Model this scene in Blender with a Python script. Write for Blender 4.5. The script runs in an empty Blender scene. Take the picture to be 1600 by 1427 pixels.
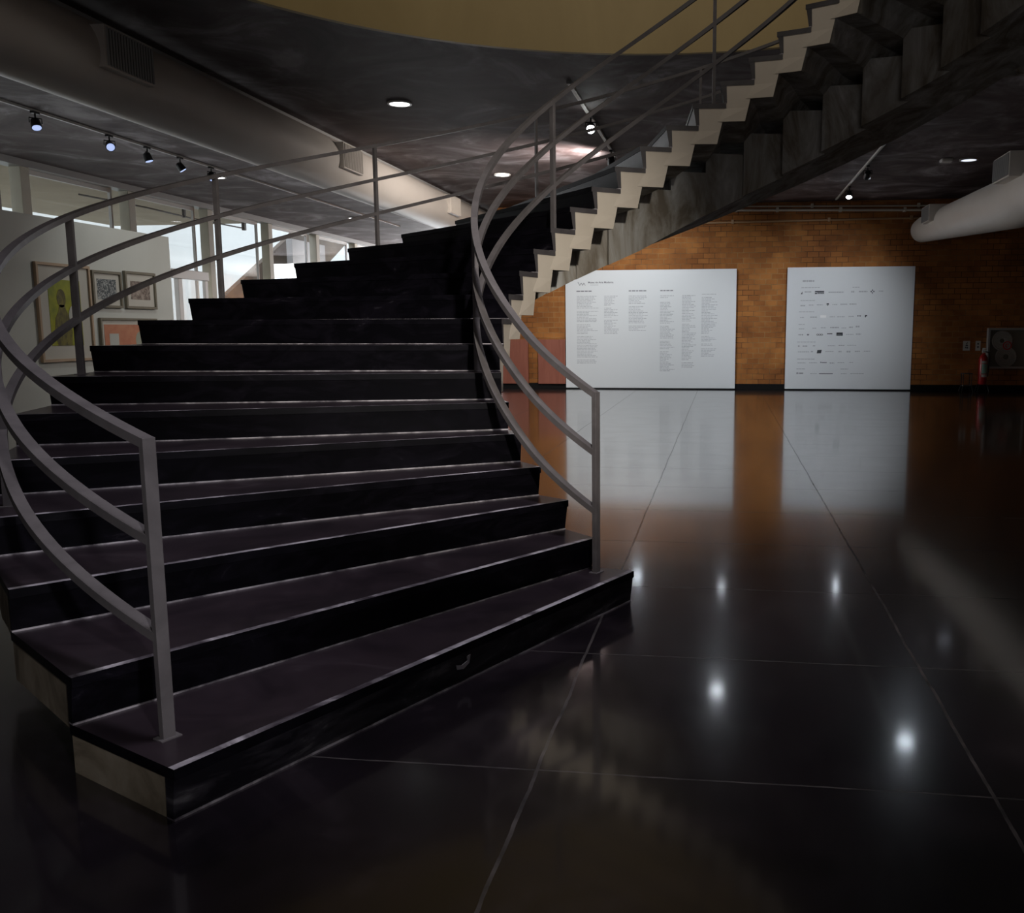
import bpy, math, random
from mathutils import Vector, Matrix
random.seed(7)
S = bpy.context.scene
COL = S.collection
sin, cos, pi = math.sin, math.cos, math.pi

# ------------------------------------------------------------------ camera
F, PX, PY = 1442.2, 936.7, 716.26
PITCH, ROLL, YAW, EYE = 0.1390, -0.0026, 0.1329, 1.4584
fw = Vector((0, cos(PITCH), -sin(PITCH))); up = Vector((0, sin(PITCH), cos(PITCH))); rt = Vector((1, 0, 0))
r2 = cos(ROLL)*rt + sin(ROLL)*up; u2 = -sin(ROLL)*rt + cos(ROLL)*up
RZ = Matrix.Rotation(YAW, 3, 'Z')
r2, u2, fw = RZ@r2, RZ@u2, RZ@fw
cd = bpy.data.cameras.new('camera'); cam = bpy.data.objects.new('camera', cd); COL.objects.link(cam)
cam.matrix_world = Matrix(((r2.x, u2.x, -fw.x, 0), (r2.y, u2.y, -fw.y, 0), (r2.z, u2.z, -fw.z, EYE), (0, 0, 0, 1)))
cd.sensor_fit = 'HORIZONTAL'; cd.sensor_width = 36; cd.lens = F/1600*36
cd.shift_x = (800-PX)/1600; cd.shift_y = (PY-713.5)/1600
cd.clip_start = .05; cd.clip_end = 200
S.camera = cam
S.view_settings.view_transform = 'Standard'; S.view_settings.look = 'None'
S.view_settings.exposure = 0.0; S.view_settings.gamma = 1.0; S.view_settings.use_curve_mapping = False

# ------------------------------------------------------------------ world and lights
W = bpy.data.worlds.new('World'); S.world = W; W.use_nodes = True
bg = W.node_tree.nodes['Background']; bg.inputs[0].default_value = (.80, .88, 1.0, 1); bg.inputs[1].default_value = 2.2

def area(name, loc, target, sx, sy, power, col=(1, 1, 1), spread=180):
    l = bpy.data.lights.new(name, 'AREA'); l.shape = 'RECTANGLE'; l.size = sx; l.size_y = sy
    l.energy = power; l.color = col; l.spread = math.radians(spread)
    o = bpy.data.objects.new(name, l); COL.objects.link(o); o.location = loc
    o.rotation_euler = (Vector(target)-Vector(loc)).to_track_quat('-Z', 'Y').to_euler(); return o
def spot(name, loc, target, power, angle=60, col=(1, 1, 1), rad=.05, blend=.6):
    l = bpy.data.lights.new(name, 'SPOT'); l.energy = power; l.color = col; l.spot_size = math.radians(angle)
    l.spot_blend = blend; l.shadow_soft_size = rad
    o = bpy.data.objects.new(name, l); COL.objects.link(o); o.location = loc
    o.rotation_euler = (Vector(target)-Vector(loc)).to_track_quat('-Z', 'Y').to_euler(); return o

# light of the upper gallery falling through the stairwell, panel washers on the tracks, downlights, added fill lamps
spot('upper_gallery_light', (-.2, 3.2, 8.0), (-1.7, 4.2, .4), 900, 50, (.90, .88, 1.0), .5, 1)
area('upper_gallery_light', (.3, 4.6, 8.2), (-1, 10.5, 5.4), 3, 2, 55, (1.0, .93, .84), 120)
spot('stair_fill', (6.2, 1.6, 4.2), (-2.3, 4.8, .6), 1500, 38, (1.0, .93, .86), .15, 1)  # unseen spot added at the right to brighten lower steps and zigzag side
area('window_daylight', (-11.8, 22, 1.7), (0, 19, .9), 18, 2.2, 230, (.95, .97, 1.0), 100)
spot('stair_fill', (2.4, -3.0, 3.6), (-2.4, 7.4, 1.5), 3000, 27, (1.0, .95, .88), .15, 1)  # unseen spot added behind the camera to lift zigzag side and carrying beam
area('rear_fill', (1.5, -7.6, 2.0), (0, 2, 1.2), 6, 3, 25, (.95, .95, 1.0), 120)  # soft fill added before the solid front wall, which has no opening
spot('stair_fill', (3.2, -2.6, 3.6), (-1.9, 2.7, .8), 1000, 16, (.95, .94, 1.0), .15, 1)  # narrow unseen spot added to light the first outer railing post
area('far_bay_fill', (-8.9, 35.6, 2.3), (-7.5, 20, 2.8), 5, 3.6, 900, (.95, .97, 1.0))  # fill added at the closed far wall to brighten duct and ceiling
spot('track_spot_light', (-1.9, 15.6, 4.0), (-6, 17.2, 3.4), 620, 150, (1.0, .92, .86), .12, 1)
spot('window_daylight', (-11.6, 21, 2.4), (-1.0, 9.6, 2.8), 2200, 14, (.95, .97, 1.0), .8, 1)
spot('partition_fill', (-6.7, 11.9, 4.25), (-8.5, 12.3, 1.8), 50, 85, (.95, .98, .95), .1, 1)  # spot added without a fixture, brightens the partition and its pictures
spot('panel_washer', (-1.85, 17.6, 4.2), (-1.8, 22.6, 1.4), 620, 80, (.93, .97, 1.0), .1, 1)
spot('panel_washer', (2.55, 17.7, 4.2), (2.0, 22.6, 1.5), 900, 62, (.90, .95, 1.0), .1, 1)
spot('panel_washer', (-4.2, 16.4, 4.2), (-4.2, 22.6, 2.2), 230, 80, (1.0, .93, .82), .1, 1)

# ------------------------------------------------------------------ node helpers
def newmat(name):
    m = bpy.data.materials.new(name); m.use_nodes = True
    nt = m.node_tree; return m, nt, nt.nodes['Principled BSDF']
def setv(b, **k):
    names = dict(rough='Roughness', metal='Metallic', spec='Specular IOR Level', coat='Coat Weight', coatr='Coat Roughness', ior='IOR', emi='Emission Strength', alpha='Alpha', trans='Transmission Weight')
    for a, v in k.items(): b.inputs[names[a]].default_value = v
def plain(name, col, rough=.5, **k):
    m, nt, b = newmat(name); b.inputs['Base Color'].default_value = (*col, 1); setv(b, rough=rough, **k); return m
def coords(nt, scale=(1, 1, 1)):
    tc = nt.nodes.new('ShaderNodeTexCoord'); mp = nt.nodes.new('ShaderNodeMapping'); mp.inputs['Scale'].default_value = scale
    nt.links.new(tc.outputs['Object'], mp.inputs['Vector']); return mp.outputs['Vector']
def noise(nt, vec, scale, detail=4, rough=.55, dist=0):
    n = nt.nodes.new('ShaderNodeTexNoise'); n.inputs['Scale'].default_value = scale; n.inputs['Detail'].default_value = detail
    n.inputs['Roughness'].default_value = rough; n.inputs['Distortion'].default_value = dist
    nt.links.new(vec, n.inputs['Vector']); return n.outputs['Fac']
def ramp(nt, fac, stops):
    r = nt.nodes.new('ShaderNodeValToRGB'); e = r.color_ramp.elements
    while len(e) < len(stops): e.new(.5)
    for el, (p, c) in zip(e, stops):
        el.position = p; el.color = (*c, 1) if len(c) == 3 else c
    nt.links.new(fac, r.inputs['Fac']); return r.outputs['Color']
def mixc(nt, fac, a, b, mode='MIX'):
    m = nt.nodes.new('ShaderNodeMix'); m.data_type = 'RGBA'; m.blend_type = mode
    for s, v in ((0, fac), (6, a), (7, b)):
        if hasattr(v, 'is_linked') or isinstance(v, bpy.types.NodeSocket): nt.links.new(v, m.inputs[s])
        elif s == 0: m.inputs[0].default_value = v
        else: m.inputs[s].default_value = (*v, 1)
    return m.outputs[2]
def math_(nt, op, a, b=None, c=None):
    m = nt.nodes.new('ShaderNodeMath'); m.operation = op
    for i, v in enumerate((a, b, c)):
        if v is None: continue
        if isinstance(v, bpy.types.NodeSocket): nt.links.new(v, m.inputs[i])
        else: m.inputs[i].default_value = v
    return m.outputs[0]
def bump(nt, b, fac, strength=.2, dist=.01):
    n = nt.nodes.new('ShaderNodeBump'); n.inputs['Strength'].default_value = strength; n.inputs['Distance'].default_value = dist
    nt.links.new(fac, n.inputs['Height']); nt.links.new(n.outputs['Normal'], b.inputs['Normal'])

M = {}
def mottled(name, stops, scale=2, rough=.6, sc=(1, 1, 1), detail=6, bs=.1, dist=.4, **k):
    m, nt, b = newmat(name); v = coords(nt, sc); n = noise(nt, v, scale, detail, .62, dist)
    nt.links.new(ramp(nt, n, stops), b.inputs['Base Color']); setv(b, rough=rough, **k)
    if bs: bump(nt, b, noise(nt, v, scale*9, 4), bs, .004)
    M[name] = m; return m
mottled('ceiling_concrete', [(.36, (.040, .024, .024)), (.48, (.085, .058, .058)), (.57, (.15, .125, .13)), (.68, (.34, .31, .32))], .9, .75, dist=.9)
mottled('stair_concrete', [(.36, (.20, .165, .12)), (.47, (.34, .31, .26)), (.56, (.44, .42, .38)), (.66, (.62, .61, .57))], 2.2, .7, (1.5, 1.5, .55), dist=1.3)
mottled('cream_paint', [(.3, (.60, .52, .42)), (.7, (.70, .62, .51))], 1.5, .55, bs=.03)
mottled('fascia_paint', [(.3, (.42, .30, .12)), (.7, (.50, .365, .155))], 1.2, .6, (1, 1, .4), bs=.03)
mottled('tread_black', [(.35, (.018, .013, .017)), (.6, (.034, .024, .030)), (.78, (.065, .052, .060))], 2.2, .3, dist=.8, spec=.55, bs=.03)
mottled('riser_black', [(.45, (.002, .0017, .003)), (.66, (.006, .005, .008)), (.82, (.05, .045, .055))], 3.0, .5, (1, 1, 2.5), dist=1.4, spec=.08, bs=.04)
mottled('riser_scuffed', [(.44, (.006, .005, .008)), (.58, (.03, .027, .032)), (.72, (.16, .15, .155))], 2.2, .5, (1, 1, 4.5), dist=.7, spec=.25, bs=.04)
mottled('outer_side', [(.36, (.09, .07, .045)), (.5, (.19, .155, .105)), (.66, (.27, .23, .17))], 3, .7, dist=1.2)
mottled('eave_paint', [(.3, (.38, .31, .21)), (.7, (.46, .39, .28))], 1.0, .7, bs=0)
mottled('side_band', [(.35, (.05, .043, .045)), (.7, (.10, .092, .092))], 4, .6)
mottled('worn_edge', [(.36, (.05, .04, .05)), (.48, (.20, .18, .20)), (.60, (.60, .56, .60))], 3.5, .42, dist=1.0, spec=.4, bs=.05)
mottled('worn_line', [(.36, (.06, .05, .06)), (.48, (.20, .18, .19)), (.6, (.46, .42, .44))], 5.0, .5, dist=1.0, bs=.05)
mottled('rail_metal', [(.3, (.10, .09, .09)), (.7, (.155, .14, .14))], 6, .62, spec=.2, bs=.02)
mottled('duct_paint', [(.3, (.60, .54, .48)), (.7, (.66, .60, .54))], .8, .45, bs=0)
mottled('white_wall', [(.3, (.62, .64, .60)), (.7, (.68, .70, .66))], .8, .7, bs=.02)
mottled('exterior_brown', [(.3, (.075, .055, .036)), (.7, (.13, .10, .068))], 1.2, .8)
mottled('pillar_paint', [(.3, (.52, .48, .38)), (.7, (.62, .58, .47))], 1.2, .6, bs=.03)
mottled('terracotta', [(.3, (.25, .075, .045)), (.7, (.34, .11, .07))], 2.0, .5, (6, 1, .6), bs=.03)
mottled('grass_ground', [(.3, (.30, .30, .26)), (.7, (.42, .42, .38))], 1.2, .9)
M['box_green'] = plain('box_green', (.13, .15, .13), .6)
M['chip'] = plain('chip', (.34, .32, .34), .7)
M['plinth'] = plain('plinth', (.004, .0035, .0035), .6, spec=.2)
M['panel_white'] = plain('panel_white', (.74, .76, .78), .45)
M['ink'] = plain('ink', (.46, .47, .50), .6)
M['ink_bold'] = plain('ink_bold', (.22, .22, .25), .6)
M['logo_dark'] = plain('logo_dark', (.045, .05, .06), .6)
M['logo_white'] = plain('logo_white', (.92, .92, .92), .6)
M['black_metal'] = plain('black_metal', (.012, .012, .013), .4)
M['grey_metal'] = plain('grey_metal', (.34, .33, .32), .4)
M['white_metal'] = plain('white_metal', (.62, .60, .57), .4)
M['pipe_white'] = plain('pipe_white', (.62, .56, .48), .5)
M['pipe_tan'] = plain('pipe_tan', (.42, .25, .13), .5)
M['grille_dark'] = plain('grille_dark', (.05, .045, .04), .5)
M['red'] = plain('red', (.45, .02, .02), .3)
M['label_green'] = plain('label_green', (.30, .48, .40), .5)
M['sign_white'] = plain('sign_white', (.62, .60, .55), .5)
M['hose_cloth'] = plain('hose_cloth', (.34, .36, .34), .8)
M['frame_wood'] = plain('frame_wood', (.50, .36, .24), .5)
M['frame_grey'] = plain('frame_grey', (.20, .18, .13), .5)
M['mat_board'] = plain('mat_board', (.62, .60, .54), .8)
def emit(name, col, s):
    m, nt, b = newmat(name); b.inputs['Base Color'].default_value = (*col, 1); b.inputs['Emission Color'].default_value = (*col, 1); setv(b, emi=s); M[name] = m
emit('lamp_white', (.95, .97, 1.0), 6); emit('lamp_blue', (.50, .62, 1.0), .9); emit('lamp_bright', (.98, 1.0, .98), 45); emit('lamp_soft', (.85, .92, 1.0), 22); emit('lamp_flood', (.80, .90, 1.0), 30)
emit('lamp_dim', (.8, .85, 1), 1.2)

def glass_mat():
    m, nt, b = newmat('window_glass')
    t = nt.nodes.new('ShaderNodeBsdfTransparent'); g = nt.nodes.new('ShaderNodeBsdfGlossy'); g.inputs['Roughness'].default_value = .02
    mx = nt.nodes.new('ShaderNodeMixShader'); mx.inputs[0].default_value = .06
    nt.links.new(t.outputs[0], mx.inputs[1]); nt.links.new(g.outputs[0], mx.inputs[2])
    nt.links.new(mx.outputs[0], nt.nodes['Material Output'].inputs['Surface']); M['window_glass'] = m
glass_mat()

def floor_mat():
    m, nt, b = newmat('polished_floor'); v = coords(nt)
    sx = nt.nodes.new('ShaderNodeSeparateXYZ'); nt.links.new(v, sx.inputs[0])
    wob = math_(nt, 'MULTIPLY', math_(nt, 'SUBTRACT', noise(nt, v, 1.3, 5, .7), .5), .035)
    def line(co, off, per, w):
        a = math_(nt, 'ADD', math_(nt, 'SUBTRACT', co, off), wob)
        a = math_(nt, 'ABSOLUTE', math_(nt, 'SUBTRACT', math_(nt, 'FRACT', math_(nt, 'ADD', math_(nt, 'DIVIDE', a, per), 100.5)), .5))
        return math_(nt, 'LESS_THAN', a, w/per)
    lx = line(sx.outputs[0], -.5955, 1.4604, .0062); ly = line(sx.outputs[1], 2.8569, 1.1305, .0040)
    px = math_(nt, 'LESS_THAN', sx.outputs[0], 1.6)
    near = math_(nt, 'MULTIPLY', math_(nt, 'LESS_THAN', sx.outputs[0], -1.3), math_(nt, 'LESS_THAN', sx.outputs[1], 5.0))
    lx = math_(nt, 'MULTIPLY', math_(nt, 'MULTIPLY', lx, px), math_(nt, 'SUBTRACT', 1.0, near))
    ly = math_(nt, 'MULTIPLY', ly, math_(nt, 'MULTIPLY', math_(nt, 'GREATER_THAN', sx.outputs[0], -1.6), math_(nt, 'GREATER_THAN', sx.outputs[1], 2.4)))
    ln = math_(nt, 'MAXIMUM', lx, ly)
    n1 = noise(nt, v, 1.0, 7, .65, .8); base = ramp(nt, n1, [(.35, (.006, .0048, .0065)), (.55, (.014, .0105, .014)), (.72, (.042, .032, .038))])
    sp = noise(nt, v, 9, 6, .7, 2.0); base = mixc(nt, math_(nt, 'MULTIPLY', math_(nt, 'GREATER_THAN', sp, .70), .5), base, (.06, .05, .055))
    lc = ramp(nt, noise(nt, v, 7, 3), [(.35, (.02, .018, .018)), (.7, (.13, .11, .105))])
    nt.links.new(mixc(nt, ln, base, lc), b.inputs['Base Color'])
    rr = nt.nodes.new('ShaderNodeMapRange'); rr.inputs[3].default_value = .16; rr.inputs[4].default_value = .26
    nt.links.new(noise(nt, v, 2.5, 4), rr.inputs[0])
    nt.links.new(math_(nt, 'MAXIMUM', rr.outputs[0], math_(nt, 'MULTIPLY', ln, .6)), b.inputs['Roughness'])
    setv(b, ior=1.5, spec=.5, coat=.85, coatr=.085)
    bump(nt, b, noise(nt, v, .9, 2, .4), .035, .02)
    M['polished_floor'] = m
floor_mat()

def brick_mat():
    m, nt, b = newmat('brick'); v = coords(nt)
    sp = nt.nodes.new('ShaderNodeSeparateXYZ'); cb = nt.nodes.new('ShaderNodeCombineXYZ'); nt.links.new(v, sp.inputs[0])
    nt.links.new(math_(nt, 'ADD', sp.outputs[0], sp.outputs[1]), cb.inputs[0]); nt.links.new(sp.outputs[2], cb.inputs[1])
    br = nt.nodes.new('ShaderNodeTexBrick'); nt.links.new(cb.outputs[0], br.inputs['Vector'])
    for k, x in (('Scale', 1), ('Brick Width', .27), ('Row Height', .125), ('Mortar Size', .0075), ('Mortar Smooth', .3), ('Bias', -.1)): br.inputs[k].default_value = x
    br.inputs['Color1'].default_value = (.44, .175, .045, 1); br.inputs['Color2'].default_value = (.31, .115, .028, 1)
    mc = ramp(nt, noise(nt, v, .9, 4, .6), [(.42, (.10, .045, .018)), (.62, (.42, .24, .10))])
    nt.links.new(mc, br.inputs['Mortar'])
    n = ramp(nt, noise(nt, v, 1.1, 6, .6, .5), [(.3, (.55, .5, .5)), (.7, (1.15, 1.15, 1.15))])
    nt.links.new(mixc(nt, 1.0, br.outputs['Color'], n, 'MULTIPLY'), b.inputs['Base Color'])
    setv(b, rough=.75, spec=.25); bump(nt, b, br.outputs['Fac'], -.4, .01); M['brick'] = m
brick_mat()

# ------------------------------------------------------------------ mesh helpers
class MB:
    def __init__(s): s.v = []; s.f = []; s.m = []
    def face(s, pts, mi=0):
        n = len(s.v); s.v += [tuple(p) for p in pts]; s.f.append(tuple(range(n, n+len(pts)))); s.m.append(mi)
    def box(s, a, b, mi=0, rot=None, piv=None):
        x0, y0, z0 = a; x1, y1, z1 = b
        P = [(x0, y0, z0), (x1, y0, z0), (x1, y1, z0), (x0, y1, z0), (x0, y0, z1), (x1, y0, z1), (x1, y1, z1), (x0, y1, z1)]
        if rot is not None: P = [tuple(rot@(Vector(q)-Vector(piv))+Vector(piv)) for q in P]
        n = len(s.v); s.v += P
        for f in ((0, 3, 2, 1), (4, 5, 6, 7), (0, 1, 5, 4), (1, 2, 6, 5), (2, 3, 7, 6), (3, 0, 4, 7)):
            s.f.append(tuple(n+i for i in f)); s.m.append(mi)
    def prism(s, bot, top, mi=0, sides=None, tm=None, bm=None):   # two rings with the same count
        n = len(s.v); c = len(bot); s.v += [tuple(p) for p in bot]+[tuple(p) for p in top]
        s.f.append(tuple(n+i for i in reversed(range(c)))); s.m.append(mi if bm is None else bm)
        s.f.append(tuple(n+c+i for i in range(c))); s.m.append(mi if tm is None else tm)
        for i in range(c):
            j = (i+1) % c; s.f.append((n+i, n+j, n+c+j, n+c+i)); s.m.append(sides[i] if sides else mi)
    def tube(s, pts, r, seg=10, mi=0, cap=True):
        rs = r if isinstance(r, (list, tuple)) else [r]*len(pts); pts = [Vector(p) for p in pts]
        n = len(s.v); prev = None
        for i, p in enumerate(pts):
            d = (pts[min(i+1, len(pts)-1)]-pts[max(i-1, 0)]).normalized()
            if prev is None: a = Vector((0, 0, 1)) if abs(d.z) < .9 else Vector((1, 0, 0))
            else: a = prev
            u = (a-d*a.dot(d)).normalized(); w = d.cross(u); prev = u
            for k in range(seg):
                t = 2*pi*k/seg; s.v.append(tuple(p+rs[i]*(cos(t)*u+sin(t)*w)))
        for i in range(len(pts)-1):
            for k in range(seg):
                a = n+i*seg+k; b = n+i*seg+(k+1) % seg; s.f.append((a, b, b+seg, a+seg)); s.m.append(mi)
        if cap:
            s.f.append(tuple(n+k for k in reversed(range(seg)))); s.m.append(mi)
            e = n+(len(pts)-1)*seg; s.f.append(tuple(e+k for k in range(seg))); s.m.append(mi)
    def sweep(s, pts, w, hgt, rad, mi=0):    # rectangular bar along a path; rad(i) = horizontal cross direction
        n = len(s.v)
        for i, p in enumerate(pts):
            p = Vector(p); r = rad[i]; d = (Vector(pts[min(i+1, len(pts)-1)])-Vector(pts[max(i-1, 0)])).normalized()
            u = d.cross(r).normalized();  u = u if u.z > 0 else -u
            for a, b in ((-1, -1), (1, -1), (1, 1), (-1, 1)): s.v.append(tuple(p+r*(a*w/2)+u*(b*hgt/2)))
        for i in range(len(pts)-1):
            for k in range(4):
                a = n+i*4+k; b = n+i*4+(k+1) % 4; s.f.append((a, b, b+4, a+4)); s.m.append(mi)
        s.f.append((n+3, n+2, n+1, n)); s.m.append(mi); e = n+(len(pts)-1)*4; s.f.append((e, e+1, e+2, e+3)); s.m.append(mi)
    def build(s, name, mats, parent=None, bevel=0, smooth=False, origin=None):
        me = bpy.data.meshes.new(name); V = s.v
        if origin is not None: V = [tuple(Vector(p)-Vector(origin)) for p in V]
        me.from_pydata(V, [], s.f); 
        for m in (mats if isinstance(mats, (list, tuple)) else [mats]): me.materials.append(M[m] if isinstance(m, str) else m)
        for p, mi in zip(me.polygons, s.m): p.material_index = mi
        if smooth:
            for p in me.polygons: p.use_smooth = True
        me.update(); import bmesh
        bm = bmesh.new(); bm.from_mesh(me)
        if smooth or bevel: bmesh.ops.remove_doubles(bm, verts=bm.verts, dist=1e-5)
        bmesh.ops.recalc_face_normals(bm, faces=bm.faces); bm.to_mesh(me); bm.free()
        o = bpy.data.objects.new(name, me); COL.objects.link(o)
        if origin is not None: o.location = origin
        if parent is not None: o.parent = parent; o.matrix_parent_inverse = parent.matrix_world.inverted()
        if bevel:
            b = o.modifiers.new('bevel', 'BEVEL'); b.width = bevel; b.segments = 2; b.limit_method = 'ANGLE'
        if smooth:
            try: me.set_sharp_from_angle(angle=math.radians(40))
            except Exception: pass
        return o
def struct(o): o['kind'] = 'structure'; return o
def tag(o, label, cat, group=None):
    o['label'] = label; o['category'] = cat
    if group: o['group'] = group
    return o
def empty(name, loc=(0, 0, 0)):
    o = bpy.data.objects.new(name, None); COL.objects.link(o); o.location = loc; o.matrix_world = Matrix.Translation(loc); o.empty_display_size = .1; return o
def bx(name, a, b, mat, parent=None, bevel=0, **k):
    m = MB(); m.box(a, b); return m.build(name, mat, parent, bevel, **k)
def copy_tree(root, loc):
    c = root.copy(); COL.objects.link(c); c.location = loc
    for ch in list(root.children):
        d = ch.copy(); COL.objects.link(d); d.parent = c
        for g in ch.children:
            e = g.copy(); COL.objects.link(e); e.parent = d
    return c

# ------------------------------------------------------------------ room shell
CZ = 4.40                                # ceiling underside
XL, XR, YF, YB, YE = -12.1, 12.0, -8.0, 22.65, 36.0
struct(bx('floor', (XL-.3, YF-.3, -.2), (XR+.3, YE+.3, 0), 'polished_floor'))
struct(bx('wall_back', (-5.55, YB, 0), (XR, YB+.3, CZ), 'brick'))
struct(bx('wall_side', (-5.55, YB+.3, 0), (-5.25, YE, CZ), 'brick'))
struct(bx('wall_right', (XR, YF, 0), (XR+.3, YB+.3, CZ), 'brick'))
struct(bx('wall_front', (XL, YF-.3, 0), (XR, YF, CZ), 'brick'))
struct(bx('wall_far', (XL, YE, 0), (-5.25, YE+.3, CZ), 'white_wall'))
struct(bx('wall_left', (XL-.3, YF, 0), (XL, 8.9, CZ), 'pillar_paint'))
struct(bx('baseboard_back', (-5.55, YB-.03, 0), (XR, YB, .14), 'plinth', None, .004))

# ceiling slab with the round stairwell opening
HC, HR = Vector((-.29, 5.815)), 4.714
def ceiling():
    m = MB(); n = 96; x0, x1, y0, y1 = XL-.3, XR+.3, YF-.3, YE+.3
    def outer(t):
        dx, dy = cos(t), sin(t); ts = []
        for lim, c, d in ((x0, HC.x, dx), (x1, HC.x, dx), (y0, HC.y, dy), (y1, HC.y, dy)):
            if abs(d) > 1e-9 and (lim-c)/d > 0: ts.append((lim-c)/d)
        r = min(ts); return (HC.x+dx*r, HC.y+dy*r)
    ang = sorted([2*pi*i/n for i in range(n)]+[math.atan2(y-HC.y, x-HC.x) % (2*pi) for x in (x0, x1) for y in (y0, y1)])
    I = [(HC.x+HR*cos(t), HC.y+HR*sin(t)) for t in ang]; O = [outer(t) for t in ang]
    for i in range(len(ang)):
        j = (i+1) % len(ang)
        m.face([(*I[i], CZ), (*O[i], CZ), (*O[j], CZ), (*I[j], CZ)]); m.face([(*I[i], 4.9), (*I[j], 4.9), (*O[j], 4.9), (*O[i], 4.9)])
        m.face([(*O[i], CZ), (*O[i], 4.9), (*O[j], 4.9), (*O[j], CZ)])
        m.face([(*I[i], CZ), (*I[j], CZ), (*I[j], 4.9), (*I[i], 4.9)])
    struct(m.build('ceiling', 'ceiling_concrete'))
    # painted fascia and solid balustrade round the opening, left open where the stair lands
    f = MB(); a0, a1 = math.radians(14), math.radians(360-26)
    k = 110; n = 0
    for i in range(k+1):
        t = a0+(a1-a0)*i/k
        for r, z in ((HR-.06, CZ-.002), (HR-.06, 6.0), (HR, 6.0), (HR, CZ-.002)): f.v.append((HC.x+r*cos(t), HC.y+r*sin(t), z))
    for i in range(k):
        for j in range(4): f.f.append((i*4+j, i*4+(j+1) % 4, i*4+4+(j+1) % 4, i*4+4+j)); f.m.append(0)
    f.f += [(0, 1, 2, 3), (4*k+3, 4*k+2, 4*k+1, 4*k)]; f.m += [0, 0]
    struct(f.build('trim_1', 'fascia_paint', smooth=True))
ceiling()
struct(bx('ceiling_upper', (XL-.3, YF-.3, 8.4), (XR+.3, YB+.3, 8.6), 'white_wall'))
for nm, a, b in (('wall_upper_left', (XL-.3, YF, 4.9), (XL, YB, 8.4)), ('wall_upper_right', (XR, YF, 4.9), (XR+.3, YB, 8.4)),
                 ('wall_upper_front', (XL, YF-.3, 4.9), (XR, YF, 8.4)), ('wall_upper_back', (XL, YB, 4.9), (XR, YB+.3, 8.4))):
    struct(bx(nm, a, b, 'white_wall'))

# ------------------------------------------------------------------ left glazed side
struct(bx('trim_2', (XL-.25, 8.9, 4.28), (XL+.05, YE, 4.399), 'grey_metal'))          # beam over the piers
piers = [12.05+2.95*i for i in range(8)]
for i, y in enumerate(piers):
    m = MB(); m.box((XL-.22, y+.02, 0), (XL, y+.24, 4.28)); m.box((XL-.22, y+.24, 0), (XL-.12, y+.29, 4.28))
    o = m.build('pillar', 'pillar_paint', None, .008)
    w = ['out of view behind the white partition', 'rising behind the partition at the far left edge', 'rising behind the right end of the white partition', 'standing beside the glazed entrance door frame', 'between the entrance door and the grey slab', 'directly right of the upright grey slab', 'small and distant just above the black steps', 'farthest of all, hidden by the stairs'][i]
    tag(o, 'cream concrete window pier ' + w, 'pillar', 'cream piers of the glazed side')
ys = [8.9]+piers+[YE]
for i in range(len(ys)-1):
    a = ys[i]+(.3 if i else 0); b = ys[i+1]-.3
    m = MB()
    for lo, hi in (((XL-.2, a, .0), (XL-.14, b, .06)), ((XL-.2, a, 4.2), (XL-.14, b, 4.28)), ((XL-.2, a, .06), (XL-.14, a+.05, 4.2)), ((XL-.2, b-.05, .06), (XL-.14, b, 4.2))): m.box(lo, hi)
    w = struct(m.build('window_%d' % (i+1), 'white_metal'))
    g = bx('pane', (XL-.175, a+.05, .06), (XL-.165, b-.05, 4.2), 'window_glass', w)
# ground, eave and garden wall outside
struct(bx('ground_outside', (-40, -10, -.25), (XL-.3, 60, -.05), 'grass_ground'))
struct(bx('trim_3', (-16.6, 8.0, 4.30), (XL-.25, 24.0, 4.45), 'eave_paint'))
tag(bx('garden_wall', (-22.3, 4, -.05), (-22, 60, 7.5), 'white_wall'), 'bright white outside wall seen through the glazed side', 'wall')
m = MB()
Lr = [(20.2, .1), (36.2, 8.0), (40.4, 8.0), (24.2, -.05), (20.2, -.05)]
m.prism([(-14.15, y, z) for y, z in Lr], [(-14.0, y, z) for y, z in Lr])
tag(m.build('outdoor_ramp', 'exterior_brown'), 'brown sloping concrete ramp rising to the right outside the windows', 'ramp')
tag(bx('concrete_slab', (-13.7, 28.15, -.05), (-13.5, 30.6, 4.3), 'grey_metal', None, .01), 'upright grey slab standing before the sloping outdoor ramp', 'slab')
# glazed entrance frame between two piers
d = empty('door_frame', (XL, 20.2, 0)); tag(d, 'white entrance door frame with a glass leaf beside the picture partition', 'door frame')
m = MB(); m.box((XL-.05, 19.15, 2.60), (XL+.12, 20.62, 2.80)); m.build('lintel', 'white_metal', d, .01)
bx('post', (XL-.03, 19.42, 0), (XL+.08, 19.58, 2.60), 'white_metal', d, .008); bx('post', (XL+.005, 20.50, 0), (XL+.08, 20.62, 2.60), 'white_metal', d, .008)
bx('door_leaf', (XL+.01, 19.58, .02), (XL+.02, 20.50, 2.60), 'window_glass', d)
# rain pipe under the eave
m = MB(); m.tube([(-12.7, 17.3, 4.13), (-12.7, 19.5, 4.15), (-12.7, 21.3, 4.12), (-12.7, 23.7, 4.14)], .018, 8); m.box((-12.73, 20.9, 4.1), (-12.67, 20.96, 4.3)); m.box((-12.74, 23.66, 4.09), (-12.66, 23.76, 4.3))
tag(m.build('eave_pipe', 'grille_dark'), 'thin dark pipe running under the cream eave outside', 'pipe')

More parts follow.
